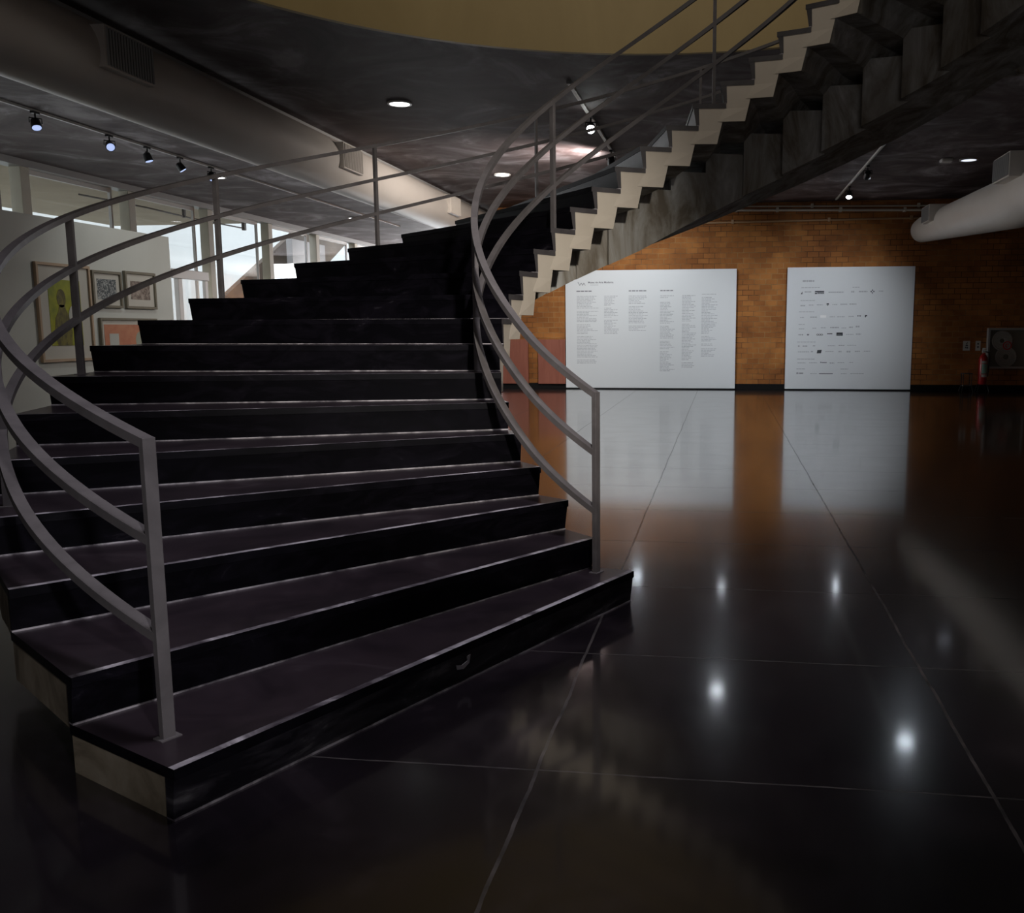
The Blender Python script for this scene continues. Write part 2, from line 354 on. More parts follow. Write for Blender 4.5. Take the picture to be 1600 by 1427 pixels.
# white display partition with pictures
PXW = -8.5
tag(bx('partition_wall', (PXW-.18, -2.0, 0), (PXW, 13.55, 2.88), 'white_wall', None, .004), 'tall white display partition carrying the framed pictures', 'partition')
def picture(y0, y1, z0, z1, fw_, fmat, mat_w, label, art):
    e = empty('framed_picture', (PXW, (y0+y1)/2, z0)); tag(e, label, 'picture')
    x0, x1 = PXW+.002, PXW+.045
    m = MB(); m.box((x0, y0, z0), (x1, y0+fw_, z1)); m.box((x0, y1-fw_, z0), (x1, y1, z1)); m.box((x0, y0+fw_, z0), (x1, y1-fw_, z0+fw_)); m.box((x0, y0+fw_, z1-fw_), (x1, y1-fw_, z1))
    m.build('frame', fmat, e, .003)
    bx('mat_board', (x0, y0+fw_, z0+fw_), (PXW+.02, y1-fw_, z1-fw_), 'mat_board', e)
    w = mat_w+fw_; art(e, y0+w, y1-w, z0+w, z1-w)
def disc(m, x, cy, cz, ry, rz, mi=0, n=28):
    q = [(cy+ry*cos(2*pi*i/n), cz+rz*sin(2*pi*i/n)) for i in range(n)]
    m.prism([(x, *p) for p in q], [(x+.0015, *p) for p in q], mi)
mottled('print_yellow', [(.35, (.22, .27, .02)), (.6, (.42, .42, .02))], 3, .6, bs=0)
mottled('print_olive', [(.4, (.09, .08, .02)), (.6, (.22, .19, .03))], 14, .6, (1, 1, .5), bs=0)
mottled('print_slate', [(.42, (.06, .075, .085)), (.5, (.12, .14, .15)), (.58, (.45, .47, .46))], 14, .6, bs=0, dist=3)
mottled('print_sepia', [(.42, (.17, .13, .11)), (.6, (.42, .35, .30))], 9, .6, bs=0, dist=2)
mottled('print_orange', [(.4, (.55, .20, .11)), (.6, (.62, .27, .15))], 4, .6, bs=0)
M['print_pale'] = plain('print_pale', (.55, .56, .52), .6); M['print_grey'] = plain('print_grey', (.36, .38, .30), .6)
def art_yellow(e, a, b, c, d_):
    bx('print', (PXW+.02, a, c), (PXW+.024, b, d_), 'print_yellow', e); w, hh = b-a, d_-c
    m = MB(); x = PXW+.0245
    body = [(.18, 0), (.62, 0), (.66, .22), (.60, .44), (.50, .55), (.47, .62), (.30, .62), (.26, .52), (.16, .42), (.10, .2)]
    m.prism([(x, a+u*w, c+v*hh) for u, v in body], [(x+.0015, a+u*w, c+v*hh) for u, v in body]); disc(m, x, a+.38*w, c+.72*hh, .14*w, .14*hh)
    m.build('painted_figure', 'print_olive', e)
    m = MB(); disc(m, x+.002, a+.78*w, c+.46*hh, .20*w, .17*hh); m.build('painted_disc', 'print_pale', e)
picture(10.62, 11.62, 1.06, 2.31, .035, 'frame_wood', .17, 'tall yellow and green figure print with wide mat in a pale wooden frame', art_yellow)
def art_simple(mt):
    def f(e, a, b, c, d_): bx('print', (PXW+.02, a, c), (PXW+.024, b, d_), mt, e)
    return f
picture(11.66, 12.28, 1.77, 2.27, .035, 'frame_grey', .075, 'small framed slate grey woodcut print, left one of the upper pair', art_simple('print_slate'))
picture(12.36, 13.08, 1.77, 2.30, .035, 'frame_grey', .10, 'small framed sepia brown print, right one of the upper pair', art_simple('print_sepia'))
def art_orange(e, a, b, c, d_):
    bx('print', (PXW+.02, a, c), (PXW+.024, b, d_), 'print_orange', e)
    m = MB(); m.box((PXW+.024, a+.10, c+.34*(d_-c)), (PXW+.026, a+.30, c+.72*(d_-c))); m.build('painted_square', 'print_pale', e)
    m = MB(); disc(m, PXW+.024, a+.72*(b-a), c+.5*(d_-c), .12, .13); m.build('painted_spot', 'print_grey', e)
picture(11.76, 13.05, 1.00, 1.63, .03, 'frame_grey', .06, 'wide framed orange print hanging below the two small prints', art_orange)

# ------------------------------------------------------------------ brick wall fittings
PYW = YB-.05
def panel(x0, x1, z1, label):
    e = empty('display_panel', ((x0+x1)/2, PYW, 0)); tag(e, label, 'panel')
    bx('board', (x0, PYW-.06, .03), (x1, PYW, z1), 'panel_white', e, .004)
    m = MB(); m.box((x0+.02, PYW-.05, 0), (x1-.02, PYW-.01, .03)); m.build('foot_rail', 'plinth', e); return e
YT = PYW-.0605
def strip(m, x0, x1, z, hh, mi=0): m.box((x0, YT-.0015, z-hh/2), (x1, YT, z+hh/2), mi)
def text(s, x, z, size, mat, parent, name='lettering', bold=0):
    c = bpy.data.curves.new(name, 'FONT'); c.body = s; c.size = size; c.extrude = .001; c.offset = bold
    o = bpy.data.objects.new(name, c); COL.objects.link(o); bpy.context.view_layer.update()
    me = bpy.data.meshes.new_from_object(o.evaluated_get(bpy.context.evaluated_depsgraph_get())); bpy.data.objects.remove(o)
    me.materials.clear(); me.materials.append(M[mat]); t = bpy.data.objects.new(name, me); COL.objects.link(t)
    t.matrix_world = Matrix.Translation((x, YT-.001, z)) @ Matrix.Rotation(pi/2, 4, 'X')
    w = t.matrix_world.copy(); t.parent = parent; t.matrix_parent_inverse = parent.matrix_world.inverted(); t.matrix_world = w
    return t
# left panel: crop coordinates (5.333 px per photo px from (860,400)) mapped to the board
LP = panel(-3.84, .285, 2.87, 'large white free standing board with grey text columns, left one of two')
lx = lambda c: -3.84+((c-135)/(1545-135))*(.285+3.84)
lz = lambda c: 2.87-((c-118)/(1112-118))*(2.87-.03)
rr = random.Random(3)
for name, x0, w, y0, y1 in (('text_column', 230, 185, 335, 905), ('text_column', 460, 125, 335, 655), ('text_column', 665, 160, 335, 635), ('text_column', 925, 125, 335, 965), ('text_column', 1105, 120, 335, 940), ('text_column', 1265, 130, 325, 840)):
    m = MB(); y = y0; k = 0
    while y < y1:
        gap = rr.random() < .07
        if not gap or k == 0:
            L = w*(rr.uniform(.45, 1.0) if k else .9); xx = x0
            while xx < x0+L-6:
                ww = min(rr.uniform(10, 34), x0+L-xx); strip(m, lx(xx), lx(xx+ww), lz(y), .013 if rr.random() < .8 else .017); xx += ww+4
        y += 12.4 if not gap else 14; k += 1
    m.build(name, 'ink', LP)
for x0, x1 in ((228, 355), (665, 810), (925, 1030)):
    m = MB(); xx = x0
    while xx < x1: ww = rr.uniform(16, 34); strip(m, lx(xx), lx(min(xx+ww, x1)), lz(292), .026); xx += ww+5
    m.build('column_heading', 'ink_bold', LP)
text('Museu de Arte Moderna', lx(325), lz(226), .062, 'ink_bold', LP, 'title', .0012)
m = MB(); strip(m, lx(345), lx(412), lz(240), .012); m.build('subtitle', 'ink', LP)
m = MB(); zz = [(240, 215), (256, 244), (268, 222), (280, 244), (290, 222), (302, 244)]
for (a, b), (c, d_) in zip(zz, zz[1:]): m.tube([(lx(a), YT-.002, lz(b)), (lx(c), YT-.002, lz(d_))], .006, 5)
m.build('zigzag_emblem', 'ink_bold', LP)
# right panel
RP = panel(1.47, 4.375, 2.885, 'white free standing board with rows of small logos, right one of two')
rx = lambda c: 1.475+((c-60)/(1400-60))*2.9
rz = lambda c: 2.885-((c-55)/(1355-55))*2.85
for y, xs in ((200, [(222, 345, 3)]), (270, [(210, 405, 1), (752, 825, 1)]), (406, [(205, 360, 1)]), (527, [(190, 355, 1)]), (662, [(190, 260, 1)]), (850, [(180, 380, 1)]), (1033, [(185, 375, 1)]), (1140, [(180, 270, 1), (655, 735, 1)])):
    m = MB()
    for a, b, t in xs:
        xx = a
        while xx < b: ww = rr.uniform(18, 40); strip(m, rx(xx), rx(min(b, xx+ww)), rz(y), .012*t+.004); xx += ww+5
    m.build('row_heading', 'ink', RP)
light_logos = [(245, 320, 315, 2), (500, 660, 320, 2), (740, 775, 317, 3), (820, 910, 315, 2), (1030, 1080, 312, 1), (205, 255, 460, 2), (295, 345, 455, 1), (380, 445, 453, 1), (545, 600, 450, 1), (630, 705, 448, 2), (725, 800, 447, 2), (205, 245, 587, 1), (312, 385, 583, 2), (520, 575, 580, 1), (600, 680, 580, 1), (720, 775, 577, 1), (195, 255, 708, 1), (340, 380, 702, 1), (430, 485, 697, 1), (530, 620, 695, 2), (650, 700, 700, 1), (730, 770, 692, 2), (800, 840, 685, 3), (700, 780, 768, 1), (805, 860, 766, 2), (190, 212, 893, 3), (240, 290, 893, 2), (350, 375, 890, 2), (510, 590, 890, 1), (625, 690, 886, 2), (715, 815, 884, 1), (190, 310, 955, 1), (330, 355, 952, 2), (485, 575, 952, 1), (625, 660, 952, 2), (712, 755, 952, 3), (800, 855, 950, 2), (895, 965, 948, 1), (190, 275, 1074, 1), (315, 400, 1072, 1), (535, 585, 1075, 2), (620, 690, 1070, 1), (745, 785, 1068, 1), (330, 400, 1190, 1), (660, 720, 1190, 1), (760, 905, 1188, 1)]
for a, b, y, t in light_logos:
    m = MB(); xx = a
    while xx < b: ww = rr.uniform(10, 26); strip(m, rx(xx), rx(min(b, xx+ww)), rz(y), .010*t+.008); xx += ww+4
    m.build('logo', 'ink', RP)
def poly(m, pts, mi=0): m.prism([(rx(a), YT, rz(b)) for a, b in pts], [(rx(a), YT-.002, rz(b)) for a, b in pts], mi)
def dl(fn, mats='logo_dark'): m = MB(); fn(m); m.build('logo', mats, RP)
dl(lambda m: poly(m, [(205, 338), (222, 338), (222, 310)]))
def lg(m):
    poly(m, [(356, 306), (453, 306), (453, 318), (356, 318)]); poly(m, [(356, 326), (378, 326), (378, 338), (356, 338)])
    for x in range(384, 452, 12): poly(m, [(x, 320), (x+8, 320), (x+8, 336), (x, 336)])
dl(lg)
def dia(m):
    for cx, cy in ((963, 302), (963, 330), (949, 316), (977, 316)): poly(m, [(cx-8, cy), (cx, cy-9), (cx+8, cy), (cx, cy+9)])
dl(dia)
dl(lambda m: (poly(m, [(483, 437), (508, 437), (508, 452), (483, 452)]), poly(m, [(486, 456), (504, 456), (500, 462), (490, 462)])))
dl(lambda m: poly(m, [(420, 563), (482, 563), (482, 590), (420, 590)]), 'logo_white')
dl(lambda m: [poly(m, [(x, 566), (x+11, 566), (x+7, 580), (x+3, 580)]) for x in (812, 826, 840)])
dl(lambda m: poly(m, [(893, 562), (918, 562), (914, 578), (906, 576), (902, 587), (892, 587)]))
def rings(m):
    for x in (398, 420, 442):
        for i in range(14):
            t0, t1 = 2*pi*i/14, 2*pi*(i+1)/14
            poly(m, [(x+13*cos(t0), 771+10*sin(t0)), (x+13*cos(t1), 771+10*sin(t1)), (x+8*cos(t1), 771+6*sin(t1)), (x+8*cos(t0), 771+6*sin(t0))])
dl(rings)
dl(lambda m: [poly(m, [(x, 766), (x+14, 766), (x+10, 778), (x+4, 778)]) for x in (192, 210, 228)], 'ink_bold')
dl(lambda m: poly(m, [(280, 768), (288, 762), (300, 762), (308, 768), (300, 780), (288, 780)]), 'ink_bold')
dl(lambda m: [poly(m, [(x, 756), (x+12, 756), (x+12, 766), (x, 766)]) for x in (500, 514, 528, 542)])
def bar(m):
    poly(m, [(598, 748), (665, 748), (665, 782), (598, 782)])
dl(bar)
text('folhas', rx(603), rz(777), .045, 'panel_white', RP, 'logo_lettering')
dl(lambda m: poly(m, [(400, 936), (447, 934), (440, 970), (393, 972)]))
dl(lambda m: poly(m, [(436, 1062), (446, 1062), (446, 1074), (436, 1074)])); dl(lambda m: strip(m, rx(450), rx(504), rz(1070), .022), 'ink_bold')
dl(lambda m: (poly(m, [(182, 1178), (196, 1178), (196, 1196), (182, 1196)]), [poly(m, [(x, 1180), (x+10, 1180), (x+10, 1195), (x, 1195)]) for x in (204, 217, 230, 243)]), 'ink_bold')
dl(lambda m: strip(m, rx(425), rx(572), rz(1190), .024), 'ink_bold')

# terracotta boards at the left end of the brick wall
tag(bx('terracotta_board', (-5.50, YB-.10, .12), (-4.79, YB-.03, 1.21), 'terracotta', None, .004), 'terracotta red board at the brick wall foot, half hidden by the stairs', 'board')
tag(bx('terracotta_board', (-4.54, YB-.10, .12), (-3.86, YB-.03, 1.21), 'terracotta', None, .004), 'terracotta red board on the brick wall just left of the text board', 'board')
# pipes under the ceiling
def pipe(p0, p1, r, mat, label, clamps):
    m = MB(); m.tube([p0, p1], r, 10); e = empty('wall_pipe', p0); tag(e, label, 'pipe'); m.build('tube', mat, e, smooth=True)
    for t in clamps:
        q = Vector(p0).lerp(Vector(p1), t); k = MB(); k.box((q.x-.03, q.y-.03, q.z-.035), (q.x+.03, YB, q.z+.06)); k.build('clamp', mat, e, .004)
pipe((-2.8, 22.5, 4.27), (5.2, 22.5, 4.13), .028, 'pipe_white', 'white pipe with clamps running along the top of the brick wall', (.2, .38, .5, .68, .86, .97))
pipe((-2.8, 22.6, 4.36), (5.2, 22.6, 4.24), .018, 'pipe_white', 'thin upper pipe tight under the ceiling edge at the brick wall', (.3, .6, .9))
pipe((-2.8, 22.6, 3.93), (4.62, 22.6, 3.98), .022, 'pipe_tan', 'tan conduit crossing the brick wall below the white pipe', (.1, .4, .7, .95))

# fire point
e = empty('fire_extinguisher', (5.95, 22.35, .0)); tag(e, 'red fire extinguisher with a green and white label on the floor stand', 'fire extinguisher')
m = MB(); cx, cy = 5.95, 22.40; prof = [(.0, .17), (.085, .17), (.095, .20), (.095, .74), (.085, .80), (.055, .85), (.03, .87), (.03, .90), (0, .90)]
def lathe(m, cx, cy, prof, n=20, mi=0):
    b = len(m.v)
    for r, z in prof:
        for k in range(n): m.v.append((cx+r*cos(2*pi*k/n), cy+r*sin(2*pi*k/n), z))
    for i in range(len(prof)-1):
        for k in range(n):
            a = b+i*n+k; c = b+i*n+(k+1) % n; m.f.append((a, c, c+n, a+n)); m.m.append(mi)
lathe(m, cx, cy, prof); m.build('cylinder_body', 'red', e, smooth=True)
m = MB()
def arcband(m, r, z0, z1, a0, a1, n=10):
    for i in range(n):
        t0 = a0+(a1-a0)*i/n; t1 = a0+(a1-a0)*(i+1)/n
        m.face([(cx+r*cos(t0), cy+r*sin(t0), z0), (cx+r*cos(t1), cy+r*sin(t1), z0), (cx+r*cos(t1), cy+r*sin(t1), z1), (cx+r*cos(t0), cy+r*sin(t0), z1)])
m = MB(); arcband(m, .0965, .42, .64, -2.1, -.6); m.build('label', 'label_green', e)
m = MB(); arcband(m, .0965, .34, .40, -2.1, -.6); m.build('label', 'sign_white', e)
m = MB(); arcband(m, .0965, .655, .71, -2.1, -.9); m.build('label', 'sign_white', e)
m = MB(); m.box((cx-.03, cy-.03, .90), (cx+.03, cy+.03, .95)); m.box((cx-.02, cy-.16, .95), (cx+.02, cy+.05, .965)); m.box((cx-.02, cy-.15, .99), (cx+.02, cy+.04, 1.005)); m.box((cx-.02, cy+.02, .95), (cx+.02, cy+.05, 1.0)); m.build('valve_handle', 'sign_white', e, .003)
m = MB(); m.tube([(cx+.03, cy, .92), (cx+.11, cy-.02, .91), (cx+.13, cy-.03, .8), (cx+.12, cy-.02, .5), (cx+.11, cy-.02, .35)], .012, 8); m.build('hose', 'black_metal', e, smooth=True)
def stand(x, y, label, ring=True):
    e = empty('extinguisher_stand', (x, y, 0)); tag(e, label, 'stand')
    zt = .42 if ring else .165; w = .13
    m = MB()
    if ring:
        pts = [(x+w*cos(2*pi*i/20), y+w*sin(2*pi*i/20), zt) for i in range(21)]; m.tube(pts, .009, 6)
        pts = [(x+w*cos(2*pi*i/20), y+w*sin(2*pi*i/20), .14) for i in range(21)]; m.tube(pts, .009, 6)
        m.build('ring', 'black_metal', e, smooth=True)
    else:
        m.box((x-.10, y-.10, .145), (x+.10, y+.10, .165)); m.build('base_plate', 'black_metal', e, .003)
    for sx, sy in ((-1, -1), (1, -1), (1, 1), (-1, 1)):
        m = MB(); m.tube([(x+sx*.13, y+sy*.13, 0), (x+sx*.09, y+sy*.09, .15), (x+sx*.092, y+sy*.092, zt)], .009, 6); m.build('leg', 'black_metal', e, smooth=True)
stand(cx, cy, 'low black metal stand carrying the red fire extinguisher', False)
stand(5.60, 22.40, 'empty black wire ring stand left of the red fire extinguisher')
def sign(x0, x1, z0, z1, label, marks):
    e = empty('wall_sign', ((x0+x1)/2, YB, z0)); tag(e, label, 'sign')
    bx('plate', (x0, YB-.012, z0), (x1, YB-.001, z1), 'sign_white', e)
    m = MB(); w, hh = x1-x0, z1-z0
    for a, b, c, d_ in marks: m.box((x0+a*w, YB-.014, z0+b*hh), (x0+c*w, YB-.012, z0+d_*hh))
    m.build('symbol', 'logo_dark', e)
sign(5.545, 5.70, .94, 1.165, 'white instruction sign, left one above the wire stand', [(.45, .62, .6, .78), (.35, .45, .7, .58), (.3, .25, .45, .4), (.5, .22, .72, .38), (.55, .8, .65, .88)])
sign(5.825, 5.935, .94, 1.165, 'narrow white sign on the bricks directly above the extinguisher', [(.35, .62, .65, .8), (.35, .28, .65, .46)])
e = empty('hydrant_cabinet', (6.5, YB, .53)); tag(e, 'glazed fire hose cabinet with grey frame and red round mark', 'cabinet')
x0, x1, z0, z1 = 6.06, 6.95, .53, 1.46
bx('back_box', (x0+.03, YB-.10, z0+.03), (x1-.03, YB-.002, z1-.03), 'box_green', e)
for k in range(1):
    m = MB(); f = .045
    m.box((x0, YB-.15, z0), (x0+f, YB-.002, z1)); m.box((x1-f, YB-.15, z0), (x1, YB-.002, z1)); m.box((x0+f, YB-.15, z0), (x1-f, YB-.002, z0+f)); m.box((x0+f, YB-.15, z1-f), (x1-f, YB-.002, z1))
    m.build('door_frame', 'grey_metal', e, .004)
for hx, hz, hr_ in ((6.38, 1.17, .21), (6.48, .80, .22)):
    m = MB()
    for rr_ in (hr_, hr_-.035, hr_-.07, hr_-.105, hr_-.14): m.tube([(hx+rr_*cos(2*pi*i/28), YB-.115, hz+rr_*sin(2*pi*i/28)) for i in range(29)], .019, 6)
    m.build('hose_coil', 'hose_cloth', e, smooth=True)
bx('glass_pane', (x0+.045, YB-.146, z0+.045), (x1-.045, YB-.142, z1-.045), 'window_glass', e)
m = MB()
for i in range(28):
    t0, t1 = 2*pi*i/28, 2*pi*(i+1)/28; r0, r1 = .10, .075; X, Z = 6.49, 1.06
    q = [(X+r1*cos(t0), Z+r1*sin(t0)), (X+r0*cos(t0), Z+r0*sin(t0)), (X+r0*cos(t1), Z+r0*sin(t1)), (X+r1*cos(t1), Z+r1*sin(t1))]
    m.prism([(a, YB-.147, b) for a, b in q], [(a, YB-.149, b) for a, b in q])
for i in range(3, 22):
    t0, t1 = 2*pi*i/28, 2*pi*(i+1)/28; r0, r1 = .045, .025
    q = [(X+r1*cos(t0), Z+r1*sin(t0)), (X+r0*cos(t0), Z+r0*sin(t0)), (X+r0*cos(t1), Z+r0*sin(t1)), (X+r1*cos(t1), Z+r1*sin(t1))]
    m.prism([(a, YB-.147, b) for a, b in q], [(a, YB-.149, b) for a, b in q])
m.build('round_mark', 'red', e)

# ------------------------------------------------------------------ ducts
def duct(name, path, radii, label, boxes, side):
    e = empty(name, path[0]); tag(e, label, 'duct')
    m = MB(); m.tube(path, radii, 40); m.build('duct_tube', 'duct_paint', e, smooth=True)
    for (y0, y1, z0, z1, xa, xb, grille) in boxes:
        b = bx('diffuser_box', (min(xa, xb), y0, z0), (max(xa, xb), y1, z1), 'duct_paint', e, .006)
        g = MB(); n = 16; s = 1 if side > 0 else -1; xf = xb
        g.box((min(xf, xf+s*.006), y0+.03, z0+.03), (max(xf, xf+s*.006), y1-.03, z1-.03), 1)
        for i in range(n+1):
            yy = y0+.03+(y1-y0-.06)*i/n; g.box((min(xf, xf+s*.016), yy-.008, z0+.02), (max(xf, xf+s*.016), yy+.008, z1-.02), 0)
        gg = g.build('grille', ['grey_metal' if grille else 'duct_paint', 'grille_dark' if grille else 'grey_metal'], b)
    return e
DX, DZ, DR = -5.94, 3.93, .37
bxs = [(y, y+.72, 3.80, 4.17, DX, DX+.42, g) for y, g in ((2.6, True), (8.02, True), (13.30, False), (18.65, False))]
duct('air_duct', [(DX, -7.9, DZ), (DX, 12, DZ), (DX, 35.8, DZ)], [DR]*3, 'long round cream air duct under the ceiling on the left', bxs, 1)
m = MB(); m.box((-6.10, -7.9, 4.34), (-5.98, 35.8, 4.3995)); m.box((-6.24, -7.9, 4.385), (-6.10, 35.8, 4.3995)); tag(m.build('ceiling_batten', 'grey_metal'), 'pale grey strip on the ceiling along the left air duct', 'batten')
duct('air_duct', [(4.50, 22.55, 3.69), (4.50, 22.2, 3.69), (4.53, 15.6, 3.43), (4.55, 5, 3.43), (4.55, -7.9, 3.43)], [.27, .29, .42, .42, .42], 'round cream air duct on the right ending at the brick wall',
     [(19.9, 20.6, 3.62, 3.95, 4.5, 4.08, True), (14.2, 15.0, 3.60, 3.95, 4.5, 3.98, True)], -1)
for y in (0, 4, 10.5, 16, 21):
    pass

# ------------------------------------------------------------------ lighting tracks, spotlights, downlights
def track(x, y0, y1, label, w=.035):
    e = empty('lighting_track', (x, y0, CZ)); tag(e, label, 'lighting track')
    m = MB(); m.box((x-w/2, y0, CZ-.035), (x+w/2, y1, CZ-.0005)); m.build('track_rail', 'white_metal', e, .003)
    for y in (y0, y1):
        m = MB(); m.box((x-w/2-.004, y-.02, CZ-.04), (x+w/2+.004, y+.02, CZ-.0005)); m.build('end_cap', 'grey_metal', e)
track(-9.22, 8.5, 26.0, 'long thin track with several spotlights on the left ceiling')
track(-1.88, 11.4, 16.2, 'short white track holding the glaring spotlight above the stairs', .05)
track(2.50, 11.9, 22.2, 'thin dark track running to the brick wall behind the stairs')
def spotlight(x, y, aim, label, lens='lamp_blue', body='black_metal', group=None, scale=1.0):
    e = empty('track_spotlight', (x, y, CZ-.035)); tag(e, label, 'spotlight', group)
    m = MB(); m.box((x-.025, y-.06, CZ-.065), (x+.025, y+.06, CZ-.035)); m.tube([(x, y, CZ-.06), (x, y, CZ-.12)], .012, 8); m.build('adapter', body, e)
    d = Vector(aim).normalized(); c = Vector((x, y, CZ-.19)); s = d.orthogonal().normalized()
    a = Vector((d.y, -d.x, 0)).normalized() if abs(d.z) < .99 else Vector((1, 0, 0))
    m = MB(); m.tube([c+a*.075, c+a*.075+Vector((0, 0, .07)), c-a*.075+Vector((0, 0, .07)), c-a*.075], .008, 6); m.build('yoke', body, e)
    k = scale; c = c-Vector((0, 0, .05*(k-1)))
    m = MB(); m.tube([c-d*.07, c-d*.05, c+d*.0, c+d*.07], [.03*k, .055*k, .062*k, .068*k], 18); m.build('lamp_head', body, e, smooth=True)
    m = MB(); m.tube([c+d*.069, c+d*.074], [.058*k, .055*k], 18); m.build('lens', lens, e)
    return e
SPL = [(11.77, (.4, -.3, -.9), 'farthest left'), (13.29, (.8, -.8, -.6), 'second from the left'), (14.22, (.3, .1, -1), 'third from the left'), (15.13, (.5, .3, -.9), 'fourth from the left'), (16.1, (.5, -.3, -.8), 'rightmost, beside the railing post')]
for y, a, w in SPL: spotlight(-9.19, y, a, 'black track spotlight with bluish lens on the left track, ' + w, 'lamp_blue', group='spotlights on the left track')
spotlight(-1.86, 13.1, (.1, -.85, -.5), 'glaring white spotlight on the short track above the stairs', 'lamp_bright')
spotlight(2.53, 17.7, (0, .8, -.6), 'dark spotlight on the right track, seen from its unlit back', 'lamp_dim')
spotlight(2.53, 20.2, (-.1, -.5, -.9), 'lit bluish spotlight on the right track close to the brick wall', 'lamp_soft')
spotlight(2.53, 12.3, (0, .1, -1), 'spotlight on the right track hidden behind the stairs', 'lamp_flood', scale=1.9)
spotlight(-1.88, 15.6, (.0, .6, -.7), 'small spotlight at the far end of the short track', 'lamp_dim')
def downlight(x, y, label, mat='lamp_white', r=.13):
    e = empty('ceiling_downlight', (x, y, CZ)); tag(e, label, 'ceiling light', 'round downlights in the ceiling')
    m = MB(); n = 28
    for i in range(n):
        t0, t1 = 2*pi*i/n, 2*pi*(i+1)/n
        q = [(x+a*cos(t), y+a*sin(t)) for a, t in ((r, t0), (r+.03, t0), (r+.03, t1), (r, t1))]
        m.prism([(*p, CZ-.022) for p in q], [(*p, CZ-.001) for p in q])
    m.build('ring', 'white_metal', e, smooth=True)
    m = MB(); q = [(x+r*cos(2*pi*i/n), y+r*sin(2*pi*i/n)) for i in range(n)]; m.prism([(*p, CZ-.014) for p in q], [(*p, CZ-.001) for p in q]); m.build('diffuser', mat, e)
downlight(-4.25, 12.15, 'round lit downlight in the dark ceiling above the stair flight')
downlight(-4.25, 17.85, 'small looking round downlight beside the curved inner handrail', 'lamp_white')
downlight(-9.75, 17.3, 'round downlight beside the rightmost spotlight of the left track')
downlight(-9.75, 24.0, 'far round downlight near the third window pier')
downlight(4.22, 17.5, 'dim round downlight at the right beside the large duct', 'lamp_dim')
downlight(-.02, 14.5, 'round downlight hidden behind the upper steps', 'lamp_soft', .12)
downlight(.04, 20.6, 'far round downlight hidden behind the stairs', 'lamp_soft', .09)
downlight(-1.95, 21.3, 'far round downlight close to the brick wall, behind the lower stair beam', 'lamp_flood', .12)
e = bx('smoke_detector', (3.72, 17.3, CZ-.06), (3.92, 17.5, CZ-.001), 'white_metal', None, .02); tag(e, 'small square detector box on the dark ceiling at the right', 'detector')

# ------------------------------------------------------------------ staircase
C0 = Vector((.0280, 6.2065)); TH0, DTH, RI, RO, SK, H = -2.00047, .1444, 1.5024, 4.1485, .1328, .17
NS = 29
def A(r, an, z=0): t = TH0-DTH*(an-1); return Vector((C0.x+r*cos(t), C0.y+r*sin(t), z))
OV = {1: ((-.488, -1.396), (-1.618, -3.816)), 2: ((-.698, -1.366), (-2.108, -3.586)), 3: ((-.878, -1.190), (-2.628, -3.212))}
def line(k):
    if k in OV: i, o = OV[k]; return Vector((C0.x+i[0], C0.y+i[1], 0)), Vector((C0.x+o[0], C0.y+o[1], 0))
    t = TH0-DTH*(k-1); s = Vector((-sin(t), cos(t), 0))*SK; c = Vector((C0.x, C0.y, 0)); d = Vector((cos(t), sin(t), 0))
    return c+d*RI+s, c+d*RO+s
def asc(k): i, o = line(k); d = (o-i).normalized(); return Vector((d.y, -d.x, 0))
def L(k, off=0, z=0, grow=0):
    i, o = line(k); d = (o-i).normalized(); a = asc(k)*off; zz = Vector((0, 0, z)); return i-d*grow+a+zz, o+d*grow+a+zz
stair = empty('staircase', (C0.x, C0.y, 0)); tag(stair, 'sweeping helical concrete staircase with black treads and cream zigzag sides', 'staircase')
TT = .036
